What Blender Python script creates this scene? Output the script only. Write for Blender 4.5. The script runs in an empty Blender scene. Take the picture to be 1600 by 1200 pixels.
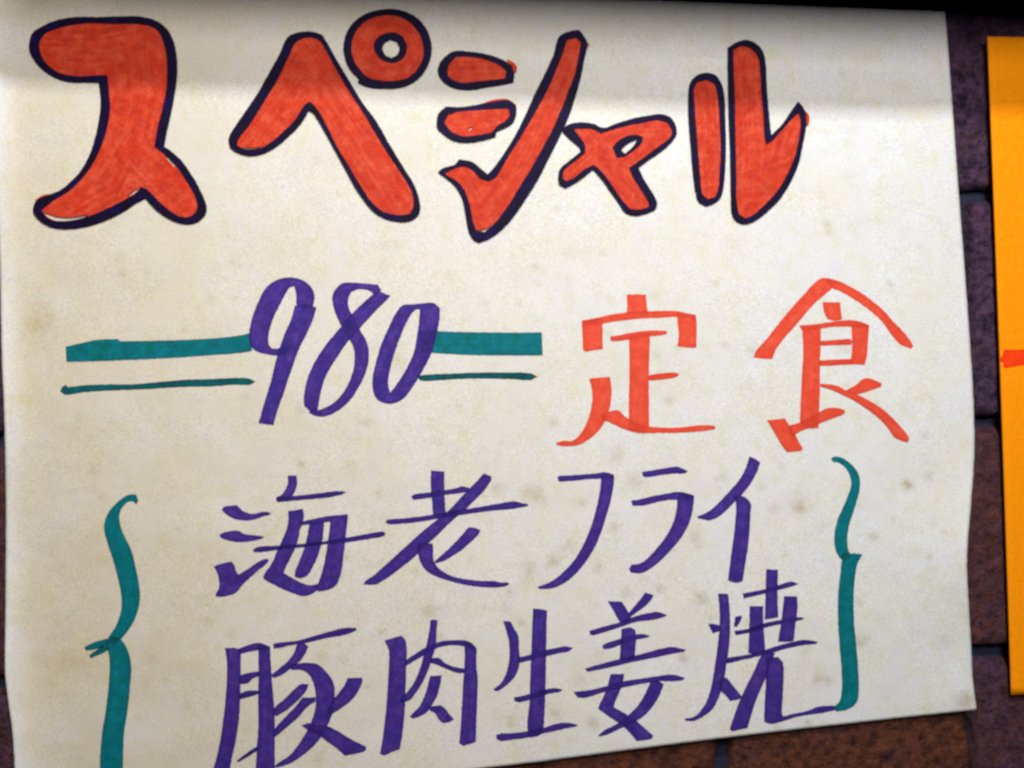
import bpy, math, random
from mathutils import Matrix, Vector, noise
from mathutils.geometry import delaunay_2d_cdt

random.seed(7)
S = bpy.context.scene
COL = S.collection
R = math.radians

# ---------------------------------------------------------------- camera
F, W, H = 1300.0, 1600.0, 1200.0          # focal length and frame in photo pixels
DIST = 0.286                              # metres from lens to wall
YAW, PITCH, ROLL = R(2.5), R(1.6), R(1.0)
cam_d = bpy.data.cameras.new('camera')
cam_d.sensor_width = 36.0
cam_d.lens = F / W * 36.0
cam_d.clip_start, cam_d.clip_end = 0.005, 20.0
cam = bpy.data.objects.new('camera', cam_d)
COL.objects.link(cam)
ROT = Matrix.Rotation(-YAW, 3, 'Z') @ Matrix.Rotation(R(90) + PITCH, 3, 'X') @ Matrix.Rotation(-ROLL, 3, 'Z')
CAM = Vector((0.0, -DIST, 0.0))
cam.matrix_world = Matrix.Translation(CAM) @ ROT.to_4x4()
S.camera = cam


def at(px, py, h=0.0):
    """The point of the plane h metres in front of the brick faces that stands at a photo position."""
    d = ROT @ Vector(((px - W / 2) / F, (H / 2 - py) / F, -1.0))
    t = (-h - CAM.y) / d.y
    return CAM + d * t


# ---------------------------------------------------------------- world, lamps, exposure
w = bpy.data.worlds.new('World')
S.world = w
w.use_nodes = True
bg = w.node_tree.nodes['Background']
bg.inputs[0].default_value = (0.30, 0.24, 0.62, 1)
bg.inputs[1].default_value = 0.030

def aim(o, target):
    o.rotation_euler = (Vector(target) - o.location).to_track_quat('-Z', 'Y').to_euler()

def area(name, loc, target, sx, sy, power, colr):
    l = bpy.data.lights.new(name, 'AREA')
    l.shape = 'RECTANGLE'; l.size, l.size_y = sx, sy
    l.energy = power; l.color = colr
    o = bpy.data.objects.new(name, l); COL.objects.link(o)
    o.location = loc; aim(o, target)
    return o

LEDGE_L, LEDGE_R = at(140, -42), at(1480, 8)   # underside of the ledge that runs just over the poster
TOP = (LEDGE_L.z + LEDGE_R.z) / 2
area('main_lamp', (0.07, -0.50, TOP + 0.090), (0.01, 0, TOP - 0.12), 0.14, 0.155, 2.12, (0.965, 0.975, 1.0))
area('upper_lamp', (0.07, -0.42, TOP + 0.239), (0.01, 0, TOP - 0.08), 0.040, 0.034, 2.05, (0.965, 0.98, 1.0))
area('left_lamp', (-0.17, -0.46, TOP + 0.075), (-0.12, 0, TOP - 0.08), 0.10, 0.09, 0.35, (1.0, 0.76, 0.44))
S.view_settings.view_transform = 'Standard'
S.view_settings.look = 'None'
S.view_settings.exposure = 0.0
S.view_settings.gamma = 1.0
S.render.engine = 'CYCLES'
S.cycles.pixel_filter_type = 'BLACKMAN_HARRIS'
S.cycles.filter_width = 2.7


# ---------------------------------------------------------------- material helpers
def mat(name):
    m = bpy.data.materials.new(name); m.use_nodes = True
    nt = m.node_tree
    for n in list(nt.nodes): nt.nodes.remove(n)
    out = nt.nodes.new('ShaderNodeOutputMaterial')
    b = nt.nodes.new('ShaderNodeBsdfPrincipled')
    nt.links.new(b.outputs[0], out.inputs[0])
    return m, nt, b

class NT:
    def __init__(s, nt): s.nt = nt
    def n(s, typ, **kw):
        x = s.nt.nodes.new(typ)
        for k, v in kw.items(): setattr(x, k, v)
        return x
    def link(s, a, b): s.nt.links.new(a, b)
    def coord(s, name='Object'):
        return s.n('ShaderNodeTexCoord').outputs[name]
    def noise(s, vec, scale, detail=4.0, rough=0.55):
        x = s.n('ShaderNodeTexNoise')
        x.inputs['Scale'].default_value = scale
        x.inputs['Detail'].default_value = detail
        x.inputs['Roughness'].default_value = rough
        s.link(vec, x.inputs['Vector'])
        return x
    def ramp(s, fac, stops):
        x = s.n('ShaderNodeValToRGB')
        while len(x.color_ramp.elements) < len(stops): x.color_ramp.elements.new(0.5)
        for e, (p, c) in zip(x.color_ramp.elements, stops):
            e.position = p
            e.color = (c, c, c, 1) if isinstance(c, (int, float)) else (*c, 1)
        s.link(fac, x.inputs[0])
        return x.outputs[0]
    def mix(s, fac, a, b, mode='MIX'):
        x = s.n('ShaderNodeMix', data_type='RGBA', blend_type=mode)
        for v, i in ((fac, 0), (a, 6), (b, 7)):
            if hasattr(v, 'is_linked') or hasattr(v, 'links'): s.link(v, x.inputs[i])
            elif i == 0: x.inputs[0].default_value = v
            else: x.inputs[i].default_value = (*v, 1)
        return x.outputs[2]
    def math(s, op, a, b=0.0, clamp=False):
        x = s.n('ShaderNodeMath', operation=op, use_clamp=clamp)
        for v, i in ((a, 0), (b, 1)):
            if hasattr(v, 'links'): s.link(v, x.inputs[i])
            else: x.inputs[i].default_value = v
        return x.outputs[0]
    def attr(s, name):
        x = s.n('ShaderNodeAttribute', attribute_name=name)
        return x
    def bump(s, height, strength, dist, bsdf):
        x = s.n('ShaderNodeBump')
        x.inputs['Strength'].default_value = strength
        x.inputs['Distance'].default_value = dist
        s.link(height, x.inputs['Height'])
        s.link(x.outputs[0], bsdf.inputs['Normal'])


def paper_material():
    m, nt, b = mat('aged_paper'); t = NT(nt)
    c = t.coord()
    base = t.mix(t.ramp(t.noise(c, 55, 3).outputs[0], [(0.40, 0.0), (0.62, 1.0)]), (0.745, 0.740, 0.728), (0.735, 0.722, 0.650))
    # blotches of age, a few shades apart
    base = t.mix(t.ramp(t.noise(c, 190, 2, .5).outputs[0], [(0.5, 0.0), (0.72, 0.45)]), base, (0.66, 0.64, 0.42))
    v2 = t.n('ShaderNodeVectorMath', operation='ADD'); v2.inputs[1].default_value = (3.1, 1.7, 4.2); t.link(c, v2.inputs[0])
    base = t.mix(t.ramp(t.noise(v2.outputs[0], 120, 2, .5).outputs[0], [(0.5, 0.0), (0.75, 0.40)]), base, (0.68, 0.67, 0.74))
    # foxing spots
    base = t.mix(t.math('MULTIPLY', t.attr('stain').outputs['Fac'], 1.15, True), base, (0.36, 0.29, 0.12))
    base = t.mix(t.math('MULTIPLY', t.attr('yellow').outputs['Fac'], 1.0, True), base, (0.62, 0.51, 0.30))
    # fibres and grain of the cheap paper
    g = t.noise(c, 2300, 2, .75)
    base = t.mix(t.ramp(g.outputs[0], [(0.28, 0.0), (0.72, 1.0)]), t.mix(1.0, base, (0.76, 0.75, 0.76), 'MULTIPLY'), t.mix(1.0, base, (1.16, 1.16, 1.15), 'MULTIPLY'))
    g2 = t.n('ShaderNodeVectorMath', operation='ADD'); g2.inputs[1].default_value = (1.3, 7.7, 2.2); t.link(c, g2.inputs[0])
    gc = t.noise(g2.outputs[0], 1300, 1, .6)
    base = t.mix(0.16, base, t.mix(1.0, base, gc.outputs[1], 'OVERLAY'))
    t.link(base, b.inputs['Base Color'])
    b.inputs['Roughness'].default_value = 0.75
    b.inputs['Specular IOR Level'].default_value = 0.25
    t.bump(t.noise(c, 1100, 4, .7).outputs[0], 0.05, 0.0005, b)
    return m


def ink_material(name, thin, mid, deep, streak=0.35, part=(0.9, 0.9, 0.9)):
    """Marker ink: one coat, and darker where coats meet or the pen rested."""
    m, nt, b = mat(name); t = NT(nt)
    c = t.coord()
    coat = t.attr('coat').outputs['Fac']
    st = t.attr('streak').outputs['Vector']
    sm = t.n('ShaderNodeMapping'); sm.inputs['Scale'].default_value = (6.0, 150.0, 1.0); t.link(st, sm.inputs[0])
    s1 = t.noise(sm.outputs[0], 1.0, 3, .6).outputs[0]
    n1 = t.noise(c, 260, 3, .6).outputs[0]
    n2 = t.noise(c, 1700, 2, .7).outputs[0]
    f = t.math('ADD', coat, t.math('MULTIPLY', t.math('SUBTRACT', s1, 0.5), streak * 2.2))
    f = t.math('ADD', f, t.math('MULTIPLY', t.math('SUBTRACT', n1, 0.5), 1.5))
    f = t.math('ADD', f, t.math('MULTIPLY', t.math('SUBTRACT', n2, 0.5), 1.3))
    col = t.ramp(t.math('DIVIDE', f, 3.0, True), [(0.12, thin), (0.36, mid), (0.85, deep)])
    # dyes part a little as they dry: patches lean to one dye or the other
    sh = t.n('ShaderNodeVectorMath', operation='ADD'); sh.inputs[1].default_value = (4.4, 2.9, 8.3); t.link(c, sh.inputs[0])
    col = t.mix(t.ramp(t.noise(sh.outputs[0], 420, 2, .5).outputs[0], [(0.42, 0.0), (0.66, 0.75)]), col, t.mix(1.0, col, part, 'MULTIPLY'))
    t.link(col, b.inputs['Base Color'])
    b.inputs['Roughness'].default_value = 0.62
    b.inputs['Specular IOR Level'].default_value = 0.08
    t.bump(t.noise(c, 900, 5, .7).outputs[0], 0.10, 0.0006, b)
    return m


def brick_material():
    m, nt, b = mat('fired_brick'); t = NT(nt)
    c = t.coord('Object')
    rnd = t.n('ShaderNodeObjectInfo').outputs['Random']
    off = t.n('ShaderNodeVectorMath', operation='ADD'); t.link(c, off.inputs[0])
    sc = t.n('ShaderNodeVectorMath', operation='SCALE'); sc.inputs[0].default_value = (9, 5, 7); t.link(rnd, sc.inputs['Scale'])
    t.link(sc.outputs[0], off.inputs[1])
    p = off.outputs[0]
    tone = t.attr('tone'); tone.attribute_type = 'OBJECT'
    red = t.mix(t.ramp(t.noise(p, 300, 5, .7).outputs[0], [(0.36, 0.0), (0.66, 1.0)]), (0.040, 0.011, 0.008), (0.175, 0.052, 0.021))
    mauve = t.mix(t.ramp(t.noise(p, 330, 5, .72).outputs[0], [(0.36, 0.0), (0.64, 1.0)]), (0.008, 0.003, 0.014), (0.110, 0.050, 0.105))
    base = t.mix(t.math('ADD', tone.outputs['Fac'], t.math('MULTIPLY', t.math('SUBTRACT', t.noise(p, 70, 3).outputs[0], 0.5), 1.1), True), red, mauve)
    pits = t.ramp(t.noise(p, 420, 4, .7).outputs[0], [(0.27, 1.0), (0.37, 0.0)])
    base = t.mix(t.math('MULTIPLY', pits, 0.7), base, (0.010, 0.007, 0.018))
    t.link(base, b.inputs['Base Color'])
    b.inputs['Roughness'].default_value = 0.5
    b.inputs['Specular IOR Level'].default_value = 0.3
    hgt = t.math('ADD', t.noise(p, 230, 7, .70).outputs[0], t.math('MULTIPLY', pits, -0.6))
    t.bump(hgt, 0.9, 0.0030, b)
    return m


def mortar_material():
    m, nt, b = mat('dark_mortar'); t = NT(nt)
    c = t.coord()
    t.link(t.mix(t.noise(c, 300, 4).outputs[0], (0.003, 0.004, 0.018), (0.010, 0.014, 0.044)), b.inputs['Base Color'])
    b.inputs['Roughness'].default_value = 0.8
    t.bump(t.noise(c, 500, 5, .7).outputs[0], 0.8, 0.001, b)
    return m


def orange_material():
    m, nt, b = mat('orange_card'); t = NT(nt)
    c = t.coord()
    base = t.mix(t.ramp(t.noise(c, 900, 3, .7).outputs[0], [(0.3, 0.0), (0.7, 1.0)]), (0.90, 0.250, 0.002), (1.0, 0.335, 0.003))
    t.link(base, b.inputs['Base Color'])
    b.inputs['Roughness'].default_value = 0.7
    b.inputs['Specular IOR Level'].default_value = 0.06
    return m


def wood_material():
    m, nt, b = mat('dark_stained_wood'); t = NT(nt)
    c = t.coord()
    mp = t.n('ShaderNodeMapping'); mp.inputs['Scale'].default_value = (6, 90, 90); t.link(c, mp.inputs[0])
    t.link(t.mix(t.noise(mp.outputs[0], 1.5, 5, .6).outputs[0], (0.018, 0.010, 0.008), (0.055, 0.030, 0.020)), b.inputs['Base Color'])
    b.inputs['Roughness'].default_value = 0.5
    return m


PAPER = paper_material()
M_RED = ink_material('red_marker', (0.70, 0.110, 0.050), (0.57, 0.038, 0.012), (0.33, 0.016, 0.011), 0.60, (0.78, 0.70, 1.0))
M_NAVY = ink_material('navy_marker', (0.012, 0.005, 0.045), (0.0055, 0.0022, 0.013), (0.004, 0.002, 0.007), 0.55, (0.8, 0.8, 2.6))
M_PURPLE = ink_material('purple_marker', (0.115, 0.060, 0.320), (0.052, 0.024, 0.195), (0.014, 0.007, 0.085), 0.35, (0.72, 0.85, 1.18))
M_TEAL = ink_material('teal_marker', (0.006, 0.225, 0.275), (0.002, 0.148, 0.190), (0.004, 0.030, 0.028), 0.35, (1.0, 0.9, 0.62))
M_VERM = ink_material('vermilion_marker', (0.84, 0.140, 0.085), (0.74, 0.070, 0.032), (0.54, 0.034, 0.018), 0.30)
M_ORED = ink_material('scarlet_marker', (0.95, 0.10, 0.010), (0.93, 0.05, 0.006), (0.75, 0.02, 0.004), 0.30)
BRICK, MORTAR, ORANGE, WOOD = brick_material(), mortar_material(), orange_material(), wood_material()


# ---------------------------------------------------------------- object helpers
def link(name, mesh, m, parent=None, label=None):
    o = bpy.data.objects.new(name, mesh); COL.objects.link(o)
    if m and not mesh.materials: mesh.materials.append(m)
    if parent: o.parent = parent; o.matrix_parent_inverse = parent.matrix_world.inverted()
    if label: o['label'] = label
    return o

def empty(name, loc, label, cat, group=None):
    o = bpy.data.objects.new(name, None); COL.objects.link(o)
    o.location = loc; o.empty_display_size = 0.02
    o.matrix_world = Matrix.Translation(loc)
    o['label'] = label; o['category'] = cat
    if group: o['group'] = group
    return o

def fbm(x, y, z=0.0):
    return noise.fractal(Vector((x, y, z)), 1.0, 2.0, 4)


# ---------------------------------------------------------------- brick wall
z0, z1, z2 = at(1525, 303).z, at(1545, 648).z, at(1550, 1024).z     # bed joints seen beside the poster
COURSE = (z0 - z2) / 2
BZ = [z0, (z0 - COURSE * 1.0), z2]
jx0, jx1 = at(1132, 1180).x, at(1533, 1180).x                        # head joints in the lowest course
PITCHX = jx1 - jx0
GAPZ, GAPX = 0.0044, 0.0052
wall = empty('brick_wall', (jx0, 0.012, z2), 'dark red and mauve brick wall behind the handwritten posters', 'brick wall')

def brick_mesh(name, bw, bh, seed, depth=0.03):
    """Front face a fine uneven grid, worn rounded arrises, sides running back into the wall."""
    NX, NZ = 34, 30
    verts, faces = [], []
    for j in range(NZ + 1):
        for i in range(NX + 1):
            u, v = i / NX, j / NZ
            x, z = (u - .5) * bw, (v - .5) * bh
            ex, ez = min(u, 1 - u) * bw, min(v, 1 - v) * bh
            r = 0.0030
            y = 0.0
            for e in (ex, ez):
                if e < r: y += r - math.sqrt(max(r * r - (r - e) ** 2, 0))
            y += 0.00055 * fbm(x * 120 + seed, z * 120, seed * 3.1) + 0.0004 * fbm(x * 400, z * 400 + seed, 1.7)
            if ex < 0.002: x += 0.0012 * fbm(z * 190, seed, 2.0)
            if ez < 0.002: z += 0.0012 * fbm(x * 190, seed, 9.0)
            verts.append((x, max(y, -0.0007), z))
    k = NX + 1
    for j in range(NZ):
        for i in range(NX):
            a = j * k + i
            faces.append((a, a + 1, a + k + 1, a + k))
    rim = [i for i in range(k)] + [j * k + NX for j in range(1, NZ + 1)] + [NZ * k + i for i in range(NX - 1, -1, -1)] + [j * k for j in range(NZ - 1, 0, -1)]
    n0 = len(verts)
    for r_ in rim: verts.append((verts[r_][0], depth, verts[r_][2]))
    L = len(rim)
    for i in range(L):
        faces.append((rim[(i + 1) % L], rim[i], n0 + i, n0 + (i + 1) % L))
    me = bpy.data.meshes.new(name); me.from_pydata(verts, [], faces)
    for p in me.polygons: p.use_smooth = True
    me.materials.append(BRICK)
    return me

variants = [brick_mesh('brick', PITCHX - GAPX, COURSE - GAPZ, 3.7 * k + 1) for k in range(6)]
tones = {}
for row in range(-2, 5):                   # row 0 is the lowest course in view, under the poster
    zc = z2 - COURSE / 2 + row * COURSE
    off = 0.0 if row % 2 == 0 else PITCHX / 2
    for cidx in range(-5, 4):
        xc = jx0 + PITCHX / 2 + cidx * PITCHX + off
        o = link('brick', variants[random.randrange(6)], None, wall)
        if row == 0 and cidx == 1: xc -= 0.0042
        o.matrix_world = Matrix.Translation((xc, 0, zc))
        if row == 0: tone = 0.02 if cidx in (-1, 0) else 0.55
        elif row == 1: tone = 0.45
        elif row >= 2: tone = 0.95
        else: tone = 0.3
        o['tone'] = tone + random.uniform(-.08, .08)
mv = []
X0, X1, ZA, ZB = jx0 - 5.2 * PITCHX, jx0 + 4.4 * PITCHX, z2 - 3 * COURSE, z2 + 4 * COURSE
nx, nz = 60, 44
for j in range(nz + 1):
    for i in range(nx + 1):
        x, z = X0 + (X1 - X0) * i / nx, ZA + (ZB - ZA) * j / nz
        mv.append((x, 0.0052 + 0.0006 * fbm(x * 90, z * 90, 4.4), z))
mf = [(j * (nx + 1) + i, j * (nx + 1) + i + 1, (j + 1) * (nx + 1) + i + 1, (j + 1) * (nx + 1) + i) for j in range(nz) for i in range(nx)]
me = bpy.data.meshes.new('mortar'); me.from_pydata(mv, [], mf)
link('mortar', me, MORTAR, wall)


# ---------------------------------------------------------------- ledge over the poster (throws the shadow on its top)
def box(verts, faces, x0, x1, y0, y1, za, zb, bev=0.0):
    n = len(verts)
    ys = (y0, y1)
    for x in (x0, x1):
        b = bev
        ring = [(y0 + b, za), (y1, za), (y1, zb), (y0 + b, zb), (y0, zb - b), (y0, za + b)]
        verts.extend((x, y, z) for y, z in ring)
    k = 6
    faces.append(tuple(n + i for i in range(k)))
    faces.append(tuple(n + k + i for i in reversed(range(k))))
    for i in range(k):
        faces.append((n + (i + 1) % k, n + i, n + k + i, n + k + (i + 1) % k))

lv, lf = [], []
LX0 = LEDGE_L.x
box(lv, lf, LX0, X1 - 0.01, -0.064, 0.0045, TOP, TOP + 0.028, 0.0015)
me = bpy.data.meshes.new('wooden_ledge'); me.from_pydata(lv, [], lf)
ledge = link('wooden_ledge', me, WOOD)
ledge['label'] = 'dark wooden ledge jutting from the brick wall above both posters'
ledge['category'] = 'ledge'
ledge.matrix_world = Matrix.Translation(LEDGE_L) @ Matrix.Rotation(math.atan2(LEDGE_L.z - LEDGE_R.z, LEDGE_R.x - LEDGE_L.x), 4, 'Y') @ Matrix.Translation((-LX0, 0, -TOP))


# ---------------------------------------------------------------- poster sheet
def lerp(a, b, t): return a + (b - a) * t
def poly_at(pts, t, axis):
    """Smooth curve through pts, read at coordinate t along axis."""
    k = axis
    for i in range(len(pts) - 1):
        if t <= pts[i + 1][k] or i == len(pts) - 2:
            p1, p2 = pts[i], pts[i + 1]
            p0 = pts[i - 1] if i else p1
            p3 = pts[i + 2] if i + 2 < len(pts) else p2
            u = (t - p1[k]) / (p2[k] - p1[k])
            o = 1 - k
            m1 = (p2[o] - p0[o]) / max(p2[k] - p0[k], 1e-6) * (p2[k] - p1[k])
            m2 = (p3[o] - p1[o]) / max(p3[k] - p1[k], 1e-6) * (p2[k] - p1[k])
            u2, u3 = u * u, u * u * u
            return (2 * u3 - 3 * u2 + 1) * p1[o] + (u3 - 2 * u2 + u) * m1 + (-2 * u3 + 3 * u2) * p2[o] + (u3 - u2) * m2

LEFT = [(-16, -60), (-9, 120), (-4, 300), (0, 430), (3, 560), (7, 660), (9, 780), (9, 900), (8, 1000), (8, 1050), (12, 1090), (19, 1140), (23, 1200), (27, 1300)]
RIGHT = [(1475, -5), (1477, 18), (1482, 80), (1490, 190), (1498, 300), (1508, 430), (1516, 540), (1522, 650), (1522, 720), (1517, 790), (1512, 850), (1511, 890), (1514, 950), (1518, 1020), (1520, 1060), (1526, 1109), (1528, 1125)]

def top_y(x): return 18 + (x - 1478) * 0.041 + 0.000004 * (x - 1478) * (x + 20) * -0.4
def bot_y(x): return 1109 - (x - 1526) * 0.1190 - 3.0 * math.sin((x - 850) / 676 * math.pi) * (1 if x > 850 else 0)

def lift(x, y):
    """Distance of the sheet from the brick faces: taped flat above, buckled by damp along its edges."""
    xl, xr = poly_at(LEFT, y, 1), poly_at(RIGHT, min(y, 1125), 1)
    h = 0.0024
    h += 0.0007 * math.sin(x / 260.0 + 0.6) * math.sin(y / 310.0 + 0.3)
    h += 0.0004 * fbm(x / 210.0, y / 170.0, 8.0)
    dl, dr = max(x - xl, 0), max(xr - x, 0)
    h += 0.0046 * math.exp(-(dl / 26.0) ** 1.5) * (0.35 + 0.45 * math.sin(y / 118.0 + 2.6) ** 2 + 0.5 * min(max((y - 980) / 140.0, 0), 1.2))
    h += 0.0030 * math.exp(-(dr / 70.0) ** 1.3) * math.exp(-((y - 880) / 120.0) ** 2)
    h += 0.0012 * math.exp(-(dr / 60.0) ** 1.3) * math.exp(-((y - 160) / 130.0) ** 2)
    h += 0.0016 * math.exp(-((1526 - x) ** 2 + (1109 - y) ** 2) / 70.0 ** 2)
    return h

SPOTS = [(57, 505, 22, .55), (62, 480, 12, .35), (80, 493, 7, .6), (187, 405, 9, .35), (191, 428, 7, .3), (145, 735, 9, .55), (157, 776, 8, .45), (163, 874, 9, .5),
         (280, 827, 7, .35), (235, 1030, 10, .45), (105, 1030, 14, .35), (58, 1030, 12, .35), (293, 1102, 9, .35), (325, 1106, 9, .35), (218, 1124, 8, .3),
         (325, 470, 8, .3), (310, 480, 7, .3), (192, 428, 6, .3), (385, 620, 8, .3), (575, 660, 8, .45), (505, 780, 7, .2), (470, 725, 9, .4), (548, 728, 10, .4),
         (472, 725, 6, .3), (360, 990, 10, .4), (325, 972, 8, .35), (500, 1025, 10, .4), (535, 1030, 9, .3), (498, 1185, 10, .35), (670, 955, 12, .5), (598, 986, 7, .5),
         (690, 993, 6, .4), (625, 985, 6, .25), (865, 875, 13, .5), (890, 853, 14, .3), (838, 772, 14, .55), (822, 767, 9, .35), (777, 762, 10, .4), (735, 872, 8, .3),
         (828, 885, 10, .4), (826, 905, 12, .3), (800, 925, 9, .35), (962, 712, 12, .35), (993, 754, 14, .35), (957, 823, 10, .4), (935, 886, 10, .3), (1086, 840, 10, .5),
         (1210, 793, 10, .35), (1248, 788, 18, .35), (1250, 795, 8, .3), (1190, 763, 8, .3), (1130, 745, 9, .25), (1222, 728, 8, .25), (1045, 627, 8, .5), (864, 660, 9, .4),
         (1132, 539, 6, .4), (1365, 838, 10, .3), (1418, 757, 9, .7), (1450, 743, 8, .3), (1295, 1064, 9, .4), (1277, 1060, 8, .3), (1347, 1003, 12, .4), (1343, 940, 7, .25),
         (1262, 1129, 7, .5), (1215, 1137, 8, .35), (1278, 1062, 9, .35), (1095, 935, 12, .45), (1068, 1027, 6, .5), (1068, 1027, 12, .2), (1025, 1018, 8, .35), (940, 1035, 8, .3),
         (905, 1060, 14, .35), (926, 1130, 10, .4), (866, 1113, 10, .35), (835, 1122, 9, .3), (815, 973, 8, .4), (868, 1120, 8, .25), (800, 1125, 12, .35), (790, 952, 10, .35),
         (980, 927, 9, .3), (1509, 1095, 16, .55), (1292, 350, 6, .45), (1296, 362, 8, .3), (870, 325, 5, .5), (495, 252, 9, .25), (1317, 117, 6, .3), (620, 380, 5, .3),
         (1118, 442, 6, .25), (470, 640, 7, .3), (90, 640, 9, .2), (40, 700, 8, .25), (225, 1075, 7, .25), (1450, 870, 6, .3), (1476, 832, 5, .35), (1440, 830, 5, .3),
         (1020, 460, 9, .2), (620, 560, 12, .25), (505, 640, 7, .25), (1160, 800, 8, .25), (1170, 600, 10, .12), (705, 430, 9, .2), (330, 560, 7, .18), (1475, 1000, 10, .2)]
rs = random.Random(21)
for _ in range(150):
    SPOTS.append((rs.uniform(20, 1500), rs.uniform(380, 1180), rs.uniform(3.5, 8), rs.uniform(.10, .40)))
CELL = 40
grid_spots = {}
for s in SPOTS:
    for gx in range(int((s[0] - 2.4 * s[2]) // CELL), int((s[0] + 2.4 * s[2]) // CELL) + 1):
        for gy in range(int((s[1] - 2.4 * s[2]) // CELL), int((s[1] + 2.4 * s[2]) // CELL) + 1):
            grid_spots.setdefault((gx, gy), []).append(s)

poster = empty('menu_poster', at(760, 600, 0.0022), 'large cream menu poster handwritten with red katakana and purple kanji', 'poster')
NX, NY = 330, 270
front, stain, yellow = [], [], []
for j in range(NY + 1):
    for i in range(NX + 1):
        u, v = i / NX, j / NY
        # Coons-like blend: straight rows between the wavy side edges
        yy = lerp(top_y(lerp(-10, 1478, u)), bot_y(lerp(26, 1526, u)), v)
        yl = lerp(-60, 1300, v); yr = lerp(18, 1109, v)
        y_e = lerp(yl, yr, u)
        xl, xr = poly_at(LEFT, yy, 1), poly_at(RIGHT, min(yy, 1125), 1)
        x = lerp(xl, xr, u); y = yy
        if u in (0, 1) or v in (0, 1):
            x += 0.5 * fbm(y / 9.0, u * 5, v); y += 0.5 * fbm(x / 9.0, v * 5 + 3, u)
        front.append(at(x, y, lift(x, y)))
        s_ = 0.0
        for sx, sy, r, a in grid_spots.get((int(x // CELL), int(y // CELL)), ()):
            d2 = 1.35 * ((x - sx) ** 2 + (y - sy) ** 2) / (r * r)
            if d2 < 5.5: s_ += a * math.exp(-d2 * (0.9 + 0.5 * fbm(x / 7, y / 7, sx)))
        stain.append(min(s_ * (0.75 + 0.5 * fbm(x / 11, y / 11, 3.3)), 1.0))
        yl_ = 0.62 * math.exp(-((max(x, 0)) / 520.0) ** 1.4) * (0.55 + 0.45 * min(max(y / 700.0, 0), 1))
        yl_ *= 0.8 + 0.5 * fbm(x / 120, y / 120, 6.0)
        yl_ *= min(max((x - xl) / 34.0, 0.15), 1.0)  # paler along the left rim: light on the curled edge, put into the colour
        yl_ += 0.10 * max(fbm(x / 160, y / 160, 11.0), 0) * min(max((y - 300) / 300, 0), 1)
        yl_ += 0.13 * min(max((1380 - x) / 700.0, 0), 1) * min(max((x - xl) / 40.0, 0.0), 1.0)  # last factor paints the same lit rim at the left edge
        yellow.append(max(yl_, 0.0))
nv = len(front)
k = NX + 1
faces = [(j * k + i, (j + 1) * k + i, (j + 1) * k + i + 1, j * k + i + 1) for j in range(NY) for i in range(NX)]
rim = [i for i in range(k)] + [j * k + NX for j in range(1, NY + 1)] + [NY * k + i for i in range(NX - 1, -1, -1)] + [j * k for j in range(NY - 1, 0, -1)]
TH = 0.00022
back = [Vector((p.x, p.y + TH, p.z)) for p in front]
allv = [p - poster.location for p in front + back]
faces += [tuple(nv + a for a in reversed(f)) for f in faces[:NX * NY]]
L = len(rim)
faces += [(rim[i], rim[(i + 1) % L], nv + rim[(i + 1) % L], nv + rim[i]) for i in range(L)]
me = bpy.data.meshes.new('paper'); me.from_pydata([tuple(p) for p in allv], [], faces)
for nm, data in (('stain', stain), ('yellow', yellow)):
    a = me.attributes.new(nm, 'FLOAT', 'POINT'); a.data.foreach_set('value', data + data)
for p in me.polygons: p.use_smooth = p.index < 2 * NX * NY
me.materials.append(PAPER)
o = bpy.data.objects.new('paper', me); COL.objects.link(o); o.parent = poster


# ---------------------------------------------------------------- ink on the sheets
def smooth_closed(pts, step=2.2, sharp=48):
    """Round the hand-drawn outline except at real corners, and resample it."""
    n = len(pts); out = []
    def ang(i):
        a, b, c = pts[i - 1], pts[i], pts[(i + 1) % n]
        t = math.atan2(c[1] - b[1], c[0] - b[0]) - math.atan2(b[1] - a[1], b[0] - a[0])
        return abs((t + math.pi) % (2 * math.pi) - math.pi)
    corner = [ang(i) > R(sharp) for i in range(n)]
    def tan(i):
        a, c = pts[i - 1], pts[(i + 1) % n]
        return (c[0] - a[0]) / 2, (c[1] - a[1]) / 2
    for i in range(n):
        p, q = pts[i], pts[(i + 1) % n]
        d = math.dist(p, q)
        if d < 1e-6: continue
        m = max(1, int(round(d / step)))
        def sc(i_):
            t = tan(i_); l = math.hypot(*t) or 1; return (t[0] / l * d, t[1] / l * d)
        t1 = (q[0] - p[0], q[1] - p[1]) if corner[i] else sc(i)
        t2 = (q[0] - p[0], q[1] - p[1]) if corner[(i + 1) % n] else sc((i + 1) % n)
        for s in range(m):
            u = s / m; u2, u3 = u * u, u * u * u
            out.append(tuple((2 * u3 - 3 * u2 + 1) * p[a] + (u3 - 2 * u2 + u) * t1[a] + (3 * u2 - 2 * u3) * q[a] + (u3 - u2) * t2[a] for a in (0, 1)))
    return out

def rough(pts, amp=0.55, seed=0.0):
    return [(x + amp * fbm(x / 3.1, y / 3.1, seed), y + amp * fbm(x / 3.1, y / 3.1, seed + 17)) for x, y in pts]

def inside(poly, x, y):
    c = False; j = len(poly) - 1
    for i in range(len(poly)):
        xi, yi = poly[i]; xj, yj = poly[j]
        if (yi > y) != (yj > y) and x < (xj - xi) * (y - yi) / (yj - yi) + xi: c = not c
        j = i
    return c

def in_shape(rings, x, y):
    c = False
    for r in rings:
        if inside(r, x, y): c = not c
    return c

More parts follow.
